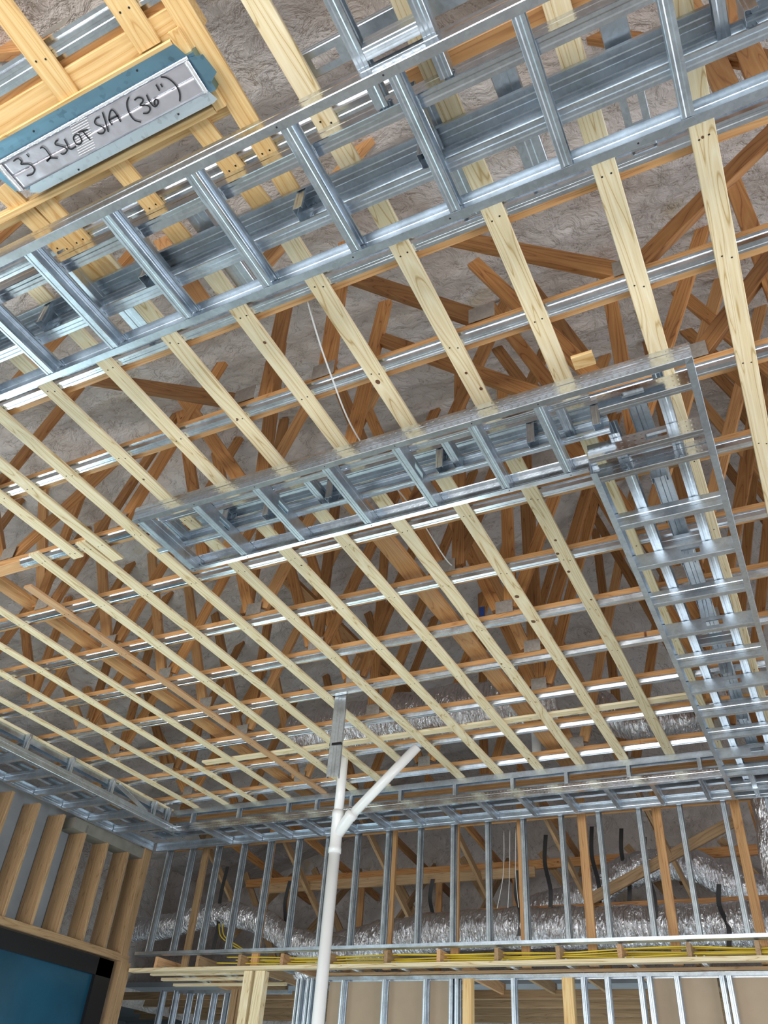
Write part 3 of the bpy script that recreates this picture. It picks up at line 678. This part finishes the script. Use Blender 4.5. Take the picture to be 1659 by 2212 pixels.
# ------------------------------------------------------------------ white drain pipe with wye
t = thing('drain_pipe', (-3.92, 6.612, -1.6), 'white plastic drain pipe rising to the ceiling with a slanted branch to the right', 'pipe')
tube('vertical_pipe', [(-3.92, 6.612, -1.6), (-3.92, 6.612, 2.30)], 0.052, PVC, t, 24)
tube('upper_pipe', [(-3.92, 6.612, 2.42), (-3.92, 6.612, 3.05)], 0.045, PVC, t, 24)
tube('branch_pipe', [(-3.83, 6.612, 2.40), (-3.13, 6.612, 3.03)], 0.045, PVC, t, 24)
V1 = tube_me('a', [Vector((0, 0, 0)), Vector((0, 0, 0.36))], 0.058, PVC, 24)
def ring(t, name, a, b, r):
    tube(name, [a, b], r, PVC, t, 24)
tube('wye_fitting', [(-3.92, 6.612, 2.12), (-3.92, 6.612, 2.165), (-3.92, 6.612, 2.17), (-3.92, 6.612, 2.44), (-3.92, 6.612, 2.445), (-3.92, 6.612, 2.50)], [0.0585, 0.0585, 0.054, 0.054, 0.0585, 0.0585], PVC, t, 24)
tube('wye_branch', [(-3.93, 6.612, 2.26), (-3.80, 6.612, 2.425), (-3.797, 6.612, 2.43), (-3.762, 6.612, 2.468)], [0.052, 0.052, 0.057, 0.057], PVC, t, 24)

# hanging steel stud
t = thing('hanging_stud', (-3.30, 5.43, 2.33), 'dull steel stud hanging down from the ceiling beside the white pipe', 'metal stud')
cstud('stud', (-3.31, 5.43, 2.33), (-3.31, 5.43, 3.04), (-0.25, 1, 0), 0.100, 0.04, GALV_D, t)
plate('tape_band', (-3.31, 5.432, 2.60), 0.108, 0.02, 0.022, FRAME_B, t, label='black band around the stud')

# ------------------------------------------------------------------ left wall
XL = -7.38
vs, fs = boxv(XL - 0.27, XL - 0.25, 2.5, 7.05, 1.6 + Z0, 2.95 + Z0); struct('wall_left', vs, fs, WRAP)
vs, fs = boxv(XL - 0.27, XL - 0.25, -2.0, 2.5, -1.6 + Z0, 2.95 + Z0); struct('wall_left_near', vs, fs, WRAP)
LS = [4.27, 4.65, 5.03, 5.40, 5.78, 6.155, 6.53, 6.90, 7.28, 7.64]
for i, y in enumerate(LS):
    o = lumber('wood_stud', (XL - 0.1175, y, 1.62), (XL - 0.1175, y, 2.74 if i < 8 else 2.66), (0, 1, 0), 0.235, 0.038, STUDW)
    tag(o, 'brown wooden stud above the dark window, %s from the back corner' % ORD[len(LS) - i], 'wall stud', 'wooden studs of the left wall')
o = lumber('corner_post', (XL - 0.10, 7.95, 1.6), (XL - 0.10, 7.95, 2.80), (0, 1, 0), 0.24, 0.12, STUDW); tag(o, 'wide brown wooden post in the corner above the header', 'wall post')
o = lumber('corner_post', (XL - 0.05, 8.02, -1.6), (XL - 0.05, 8.02, 1.55), (0, 1, 0), 0.13, 0.16, STUDW); tag(o, 'brown wooden post beside the dark window, below the header', 'wall post')
o = lumber('window_header', (XL - 0.11, 2.5, 1.585), (XL - 0.11, 8.05, 1.585), (0, 0, 1), 0.25, 0.075, STUDW); tag(o, 'brown wooden header beam across the top of the dark window', 'beam')
o = lumber('top_plate', (XL - 0.11, 6.7, 2.71), (XL - 0.11, 8.05, 2.71), (0, 0, 1), 0.22, 0.12, plain('grey_stained_wood', (0.20, 0.19, 0.16), 0.8, var=0.2, scale=6)); tag(o, 'grey-stained top plate over the last studs of the left wall', 'beam')
t = thing('window_1', (XL - 0.06, 5.0, -1.0), '', ''); del t['label']; del t['category']; t['kind'] = 'structure'
parts = [boxv(-0.04, 0.04, -2.4, 2.86, 2.36, 2.53), boxv(-0.04, 0.04, 2.62, 2.86, 0.2, 2.53), boxv(-0.04, 0.04, -2.4, -2.3, 0.2, 2.53), boxv(-0.04, 0.04, -2.4, 2.86, 0.1, 0.2)]
V, F = merge(parts); link('window_frame', new_mesh('window_frame', V, F, FRAME_B), Matrix.Translation(up((XL - 0.06, 5.0, -1.0))), t)
vs, fs = boxv(-0.015, -0.005, -2.35, 2.7, 0.12, 2.4); link('pane', new_mesh('pane', vs, fs, FILM), Matrix.Translation(up((XL - 0.06, 5.0, -1.0))), t)

# ------------------------------------------------------------------ back wall: steel studs
YW = 8.05
BX = [-7.18, -6.83, -6.44, -6.07, -5.70, -5.31, -4.92, -4.55, -4.17, -3.79, -3.41, -3.03, -2.65, -2.255, -1.88, -1.49, -1.11, -0.72, -0.34, 0.04, 0.42]
for i, x in enumerate(BX):
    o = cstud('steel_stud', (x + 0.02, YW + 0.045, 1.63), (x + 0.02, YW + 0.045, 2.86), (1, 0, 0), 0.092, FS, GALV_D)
    tag(o, 'upright steel stud of the back wall, %s from the left corner' % ORD[i], 'wall stud', 'steel studs of the back wall')
o = cstud('bottom_track', (-7.3, YW + 0.045, 1.628), (1.2, YW + 0.045, 1.628), (0, 0, 1), 0.094, 0.032, GALV, track=True); tag(o, 'long steel track under the back wall studs', 'metal track')
# joists of the lower hall ceiling behind, ends towards the room
jx = [-6.98, -6.40, -5.84, -5.30, -4.74, -4.08, -3.51, -2.92, -2.33, -1.77, -1.18, -0.63, -0.05, 0.5]
for i, x in enumerate(jx):
    o = lumber('joist', (x, YW + 0.02, 1.555), (x + 0.0, YW + 1.9, 1.555), (0, 0, 1), 0.038, 0.110, PINE_RED if i % 3 == 0 else STUDW)
    tag(o, 'wooden ceiling joist end between steel track and ledger, %s from the left' % ORD[i], 'joist', 'joists on the ledger')
o = lumber('ledger', (-7.32, YW + 0.03, 1.475), (1.2, YW + 0.03, 1.475), (0, 0, 1), 0.089, 0.038, PINE); tag(o, 'pale wooden ledger beam under the joist ends', 'beam')
o = lumber('lower_plate', (-5.0, 8.50, 1.475), (1.2, 8.50, 1.475), (0, 0, 1), 0.089, 0.030, STUDW); tag(o, 'wooden plate above the drywalled stud wall', 'beam')
o = lumber('lower_plate', (-7.2, 8.30, 1.475), (-5.9, 8.30, 1.475), (0, 0, 1), 0.06, 0.030, PINE); tag(o, 'first wooden slat behind the ledger at the left', 'beam')
o = lumber('lower_plate', (-7.3, 8.62, 1.475), (-5.9, 8.62, 1.475), (0, 0, 1), 0.06, 0.030, PINE); tag(o, 'second wooden slat behind the ledger at the left', 'beam')
o = lumber('lower_plate', (-7.4, 8.98, 1.475), (-5.8, 8.98, 1.475), (0, 0, 1), 0.06, 0.030, PINE); tag(o, 'third wooden slat behind the ledger at the left', 'beam')
for i, x in enumerate([-6.9, -6.3, -5.4, -4.55, -4.0, -3.45, -2.85, -2.3, -1.7, -1.1, -0.5]):
    M, L = frame((x, 8.10, 1.485), (x, 9.0 if i < 2 else 8.46, 1.485), (0, 0, 1)); o = link('hat_channel', hat_me(L, GALV), M)
    tag(o, 'short steel channel below the hall joists, %s from the left' % ORD[i], 'metal channel', 'hall ceiling channels')
# lower stud wall with drywall backs
YD = 8.50; ZT = 1.455
o = cstud('top_track', (-5.2, YD, ZT), (1.2, YD, ZT), (0, 0, -1), 0.094, 0.035, GALV, track=True); tag(o, 'steel top track of the lower stud wall', 'metal track')
o = cstud('top_track', (-7.5, 9.25, ZT), (-5.9, 9.25, ZT), (0, 0, -1), 0.094, 0.035, GALV, track=True); tag(o, 'steel top track at the far left opening', 'metal track')
low = [-5.02, -4.78, -4.30, -3.84, -3.56, -3.50, -2.92, -2.24, -2.02, -1.72, -1.64, -1.40, -1.02, -0.96]
for i, x in enumerate(low):
    o = cstud('steel_stud', (x, YD, -1.6), (x, YD, ZT), (1, 0, 0), 0.092, FS, GALV); tag(o, 'upright steel stud of the lower wall below the ledger, %s from the left' % ORD[i], 'wall stud', 'steel studs of the lower wall')
for i, x in enumerate([-5.30, -5.24, -5.17, -5.11, -5.06]):
    o = cstud('steel_stud', (x - 0.02, YD - 0.02 - 0.02 * (i % 2), -1.6), (x - 0.02, YD - 0.02 - 0.02 * (i % 2), ZT - 0.02), (1, 0, 0), 0.092, 0.035, GALV); tag(o, 'steel stud in the bundle right of the double wooden post, %s from the left' % ORD[i], 'wall stud', 'bundled steel studs')
for i, (x0, x1) in enumerate([(-4.97, -3.52), (-1.60, -1.05), (-0.92, 0.6)]):
    o = plate('drywall_sheet', ((x0 + x1) / 2, YD + 0.055, -0.08), x1 - x0, 0.013, 3.04, TAN); tag(o, ['tan drywall sheet behind the studs right of the white pipe', 'narrow tan drywall sheet with a putty smear, right of the opening', 'tan drywall sheet at the right edge'][i], 'drywall')
    if i == 1: plate('putty_smear', (-1.18, YD + 0.047, 1.10), 0.06, 0.003, 0.07, PUTTY, o)
for i, (x, wd) in enumerate([(-5.93, 0.10), (-5.77, 0.12), (-3.37, 0.09), (-2.37, 0.10)]):
    y = 8.14 if i < 2 else YD
    o = lumber('wood_post', (x * (0.965 if i < 2 else 1), y, -1.6), (x * (0.965 if i < 2 else 1), y, 1.455), (0, 1, 0), wd, 0.09, PINE if i < 2 else PINE_WARM); tag(o, ['left one of the pale double wooden posts under the ledger', 'right one of the pale double wooden posts under the ledger', 'orange wooden post at the left side of the dark opening', 'orange wooden post in the middle of the dark opening'][i], 'wall post')
for i, x in enumerate([-7.35, -7.15, -6.95, -6.80, -6.60, -6.42]):
    o = cstud('steel_stud', (x * 1.06, 9.25, -1.6), (x * 1.06, 9.25, ZT), (1, 0, 0), 0.092, FS, GALV); tag(o, 'far steel stud in the left opening below the slats, %s from the left' % ORD[i], 'wall stud', 'far studs in the left opening')
for i, x in enumerate([-6.63, -6.53]):
    o = lumber('wood_post', (x, 9.22, -1.6), (x, 9.22, ZT), (0, 1, 0), 0.09, 0.12, STUDW); tag(o, '%s brown wooden stud in the shade left of the pale double posts' % ['left', 'right'][i], 'wall post')
# far rooms seen through the openings
for i, (y, x0, x1) in enumerate([(9.9, -9.2, 1.0), (10.5, -9.6, 1.0), (11.1, -9.8, 1.0), (11.7, -10.2, 1.0)]):
    o = lumber('far_joist', (x0, y, 1.50), (x1, y, 1.50), (0, 0, 1), 0.045, 0.09, STUDW); tag(o, 'far ceiling slat seen through the lower openings, %s from the front' % ORD[i], 'joist', 'far ceiling slats')
for i, x in enumerate([-9.8, -9.0, -8.2, -4.6, -4.1, -3.7, -3.2, -2.8]):
    o = cstud('steel_stud', (x, 12.2, -1.6), (x, 12.2, 1.42), (1, 0, 0), 0.092, FS, GALV); tag(o, 'distant steel stud deep in the far room, %s from the left' % ORD[i], 'wall stud', 'distant far room studs')
vs, fs = boxv(-12, 3.5, 13.4, 13.5, -1.6 + Z0, 1.7 + Z0); struct('wall_back', vs, fs, WRAP)
vs, fs = boxv(-12.1, -12.0, 8.3, 13.5, -1.6 + Z0, 1.7 + Z0); struct('wall_far_left', vs, fs, WRAP)
vs, fs = boxv(-12.1, -7.7, 8.25, 8.35, -1.6 + Z0, 1.7 + Z0); struct('wall_far_front', vs, fs, WRAP)
vs, fs = boxv(-12, 3.5, 10.0, 13.5, 1.62 + Z0, 1.68 + Z0); struct('ceiling_far_room', vs, fs, WRAP)
vs, fs = boxv(-12, -9.1, 8.25, 10.0, 1.62 + Z0, 1.68 + Z0); struct('ceiling_far_left', vs, fs, WRAP)

# ------------------------------------------------------------------ attic behind the back wall studs
vx = [-5.62, -4.45, -3.35, -3.28, -2.58, -1.83, -1.10, -0.35, 0.4]
rb = random.Random(3)
for i, x in enumerate([-6.55, -5.62, -4.05, -3.33, -2.62, -2.0, -1.28, -0.58, 0.15]):
    y = 8.42 if i != 1 else 8.20
    o = lumber('attic_post', (x * y / 8.05, y, 1.50), (x * y / 8.05, y, 3.3), (0, 1, 0), 0.085, 0.04, CHORD if i != 0 else STUDW)
    tag(o, 'orange wooden upright behind the back wall studs, %s from the left' % ORD[i], 'attic post', 'orange uprights behind the studs')
# trusses running front to back in the rear attic
for i, x in enumerate([-7.3, -6.1, -4.9, -3.8, -2.7, -1.6, -0.5, 0.6]):
    t = thing('rear_truss', (x, 9.5, 3.0), 'dim wooden truss running away behind the back wall, %s from the left' % ORD[i], 'roof truss', 'rear attic trusses')
    lumber('chord', (x, 8.3, 3.42), (x - 0.1, 11.9, 3.10), (1, 0, 0), 0.10, 0.04, TRUSS, t)
    lumber('web', (x, 8.6, 3.35), (x + 0.35, 9.6, 2.25), (1, 0, 0), 0.09, 0.038, STUDW, t)
    lumber('web', (x - 0.05, 11.2, 3.3), (x - 0.05, 9.9, 2.2), (1, 0, 0), 0.09, 0.038, STUDW, t)
    lumber('web', (x - 0.5, 10.6, 3.2), (x + 0.35, 10.4, 2.0), (0, 1, 0), 0.09, 0.038, STUDW, t)
    lumber('post', (x + 0.15, 10.9, 1.70), (x + 0.15, 10.9, 3.2), (0, 1, 0), 0.09, 0.038, CHORD, t)
for i, (y, z, x0, x1) in enumerate([(8.62, 3.0, -7.6, 1.4), (9.35, 2.62, -6.6, -2.9), (9.4, 2.22, -3.6, 1.2), (10.4, 3.0, -7.6, 1.4)]):
    o = lumber('attic_beam', (x0, y, z), (x1, y, z), (0, 1, 0), 0.11, 0.04, [CHORD, STUDW, TRUSS, TRUSS][i]); tag(o, ['orange beam along the tops of the back wall studs', 'pale-edged plank across the rear attic at the left', 'dim beam above the big foil duct', 'deep beam near the far foam wall'][i], 'beam')
o = lumber('attic_beam', (-2.3, 9.2, 2.25), (-0.7, 9.2, 2.95), (0, 1, 0), 0.11, 0.04, STUDW); tag(o, 'slanting beam over the foil ducts at the right', 'beam')

def duct(name, pts, rad, label, seg=28, sq=1.0, amp=0.014, seed=0):
    P = smooth_path(pts, 14); n = len(P); V = []; F = []; prev = None; c0 = Vector(up(P[0]))
    # finer spacing for the corrugations
    Q = []
    for i in range(n - 1):
        for k in range(3): Q.append(P[i].lerp(P[i + 1], k / 3))
    Q.append(P[-1]); dist = 0; last = Q[0]
    for i, p in enumerate(Q):
        d = (Q[min(i + 1, len(Q) - 1)] - Q[max(i - 1, 0)]).normalized(); dist += (p - last).length; last = p
        u = d.orthogonal().normalized() if prev is None else (prev - d * prev.dot(d)).normalized(); prev = u; v = d.cross(u)
        for k in range(seg):
            a = 2 * math.pi * k / seg
            r = rad * (1 + 0.045 * math.sin(dist * 2 * math.pi / 0.55)) + amp * noise.fractal(Vector((p.x * 9 + seed, math.cos(a) * 2.2 + p.y * 9, math.sin(a) * 2.2 + p.z * 3)), 0.8, 2.2, 3)
            q = p + u * (r * math.cos(a)) + v * (r * math.sin(a)); V.append((q.x, q.y, q.z + Z0))
    for i in range(len(Q) - 1):
        for k in range(seg): F.append((i * seg + k, i * seg + (k + 1) % seg, (i + 1) * seg + (k + 1) % seg, (i + 1) * seg + k))
    F.append(tuple(range(seg))[::-1]); F.append(tuple((len(Q) - 1) * seg + k for k in range(seg)))
    V = [Vector(v) - c0 for v in V]
    o = link(name, new_mesh(name, V, F, FOIL, True), Matrix.Translation(c0)); tag(o, label, 'air duct', 'silver foil flexible ducts'); return o
duct('flexible_duct', [(-5.9, 9.3, 1.72), (-5.3, 9.25, 1.85), (-4.4, 9.2, 1.98), (-3.2, 9.2, 2.02), (-2.0, 9.2, 1.99), (-0.9, 9.2, 1.98), (0.8, 9.2, 1.98)], 0.20, 'big silver foil duct along the bottom of the rear attic, behind the studs', seed=1)
duct('flexible_duct', [(-3.05, 9.75, 2.30), (-2.5, 9.7, 2.42), (-1.9, 9.75, 2.68), (-1.3, 9.8, 2.72), (-0.7, 9.9, 2.45), (0.5, 10.0, 2.35)], 0.17, 'silver foil duct arching above the big duct at the right', seed=4)
duct('flexible_duct', [(-8.4, 9.0, 2.12), (-7.6, 8.9, 2.12), (-6.9, 8.85, 2.22), (-6.2, 8.85, 2.12), (-5.7, 8.9, 1.90), (-5.0, 9.0, 1.78)], 0.14, 'silver foil duct curving through the left part of the rear attic', seed=6)
duct('flexible_duct', [(-0.26, 8.50, 3.1), (-0.30, 8.55, 2.7), (-0.33, 8.6, 2.3), (-0.28, 8.7, 1.9)], 0.17, 'silver foil duct dropping at the right edge beside the last orange upright', seed=8)
duct('flexible_duct', [(-4.62, 6.82, 3.39), (-3.8, 6.80, 3.40), (-2.9, 6.78, 3.40), (-2.3, 6.80, 3.40), (-1.85, 6.88, 3.42)], 0.26, 'silver foil duct lying on the trusses above the white pipe', seed=12)
duct('flexible_duct', [(-1.62, 7.42, 3.62), (-1.48, 7.42, 3.45), (-1.25, 7.42, 3.33), (-0.95, 7.42, 3.31), (-0.55, 7.45, 3.34)], 0.16, 'dark silver duct on the trusses left of the right ladder frame', seed=15)
# printed letters on the left duct are too faint to read: plain pale dashes are left out
# black hanger straps
for i, (x, y, z0, z1) in enumerate([(-6.75, 8.75, 1.75, 2.75), (-5.95, 9.0, 1.9, 2.6), (-4.15, 9.3, 2.0, 2.6), (-3.0, 9.0, 1.9, 2.55), (-2.75, 9.3, 2.15, 3.0), (-2.25, 9.45, 2.2, 3.1), (-1.95, 9.6, 2.3, 3.1), (-1.6, 9.0, 1.95, 2.8), (-0.95, 9.0, 1.75, 2.3), (-0.25, 9.0, 1.75, 2.5)]):
    pts = [(x, y, z0), (x + 0.03, y - 0.01, z0 + (z1 - z0) * 0.3), (x - 0.02, y, z0 + (z1 - z0) * 0.65), (x + 0.01, y, z1)]
    P = smooth_path(pts, 5); V = []; F = []
    for k, p in enumerate(P):
        V += [(p.x - 0.022, p.y, p.z + Z0), (p.x + 0.022, p.y + 0.01, p.z + Z0), (p.x + 0.022, p.y + 0.013, p.z + Z0), (p.x - 0.022, p.y + 0.003, p.z + Z0)]
    for k in range(len(P) - 1):
        q = 4 * k
        for e in range(4): F.append((q + e, q + (e + 1) % 4, q + 4 + (e + 1) % 4, q + 4 + e))
    o = link('hanger_strap', new_mesh('hanger_strap', V, F, STRAP)); tag(o, 'black hanging strap in the rear attic, %s from the left' % ORD[i], 'strap', 'black duct straps')
# cables
def cable(name, pts, r, m_, label, cat='cable', group=None):
    o = tube(name, smooth_path(pts, 8), r, m_, None, 6); tag(o, label, cat, group); return o
ci = 0
for i in range(9):
    y = 8.16 + 0.035 * i; z = 1.53 + 0.012 * ((i * 5) % 7)
    rr = random.Random(i); pts = [(-6.2 + 0.1 * i, y, z + 0.02)]
    xx = -5.6
    while xx < 1.2: pts.append((xx, y + rr.uniform(-0.02, 0.02), z + rr.uniform(-0.012, 0.012))); xx += 0.55
    cable('electrical_cable', pts, 0.0065, YEL, 'yellow cable running along behind the joist ends', 'cable', 'yellow cables behind the joist ends')
for i in range(2):
    cable('electrical_cable', [(-6.6 + 0.05 * i, 8.6, 2.05), (-6.5 + 0.05 * i, 8.55, 1.9), (-6.25 + 0.06 * i, 8.5, 1.78), (-6.0, 8.45, 1.70)], 0.007, YEL, '%s yellow cable drooping in the rear attic at the left' % ['lower', 'upper'][i])
cable('white_wire', [(-1.50, 1.60, 3.35), (-1.52, 1.84, 3.06), (-1.62, 2.25, 3.02), (-1.72, 2.75, 3.05), (-1.78, 3.6, 3.2), (-1.75, 4.1, 3.12), (-1.78, 4.4, 3.4)], 0.0045, WIREW, 'thin white wire hanging across the boards in the middle of the ceiling')
cable('white_wire', [(-2.3, 0.42, 3.05), (-2.15, 0.40, 3.1), (-2.13, 0.47, 3.04), (-2.17, 0.50, 3.1)], 0.004, WIREW, 'white wire looping at the upper left edge')
for i in range(4):
    x = -3.10 + 0.07 * i
    cable('white_wire', [(x, 8.9, 2.95), (x - 0.02, 8.9, 2.5), (x - 0.10 + 0.05 * i, 8.9, 2.15)], 0.004, WIREW, 'pale wire hanging between the studs in the rear attic, %s from the left' % ORD[i], group='pale wires in the rear attic')
o = plate('blue_label', (-2.02, 5.4, 3.55), 0.05, 0.004, 0.12, plain('blue_box', (0.03, 0.08, 0.35), 0.5)); tag(o, 'small blue plastic box on a truss web deep in the attic', 'electrical box')
tube('attic_pipe', [(-2.25, 7.5, 3.2), (-2.25, 7.5, 5.5)], 0.045, PVC, None, 16); tag(bpy.data.objects['attic_pipe'], 'white pipe standing among the trusses behind the foil duct', 'pipe')

# clean up helper data that ended up unused
for me in list(bpy.data.meshes):
    if me.users == 0: bpy.data.meshes.remove(me)
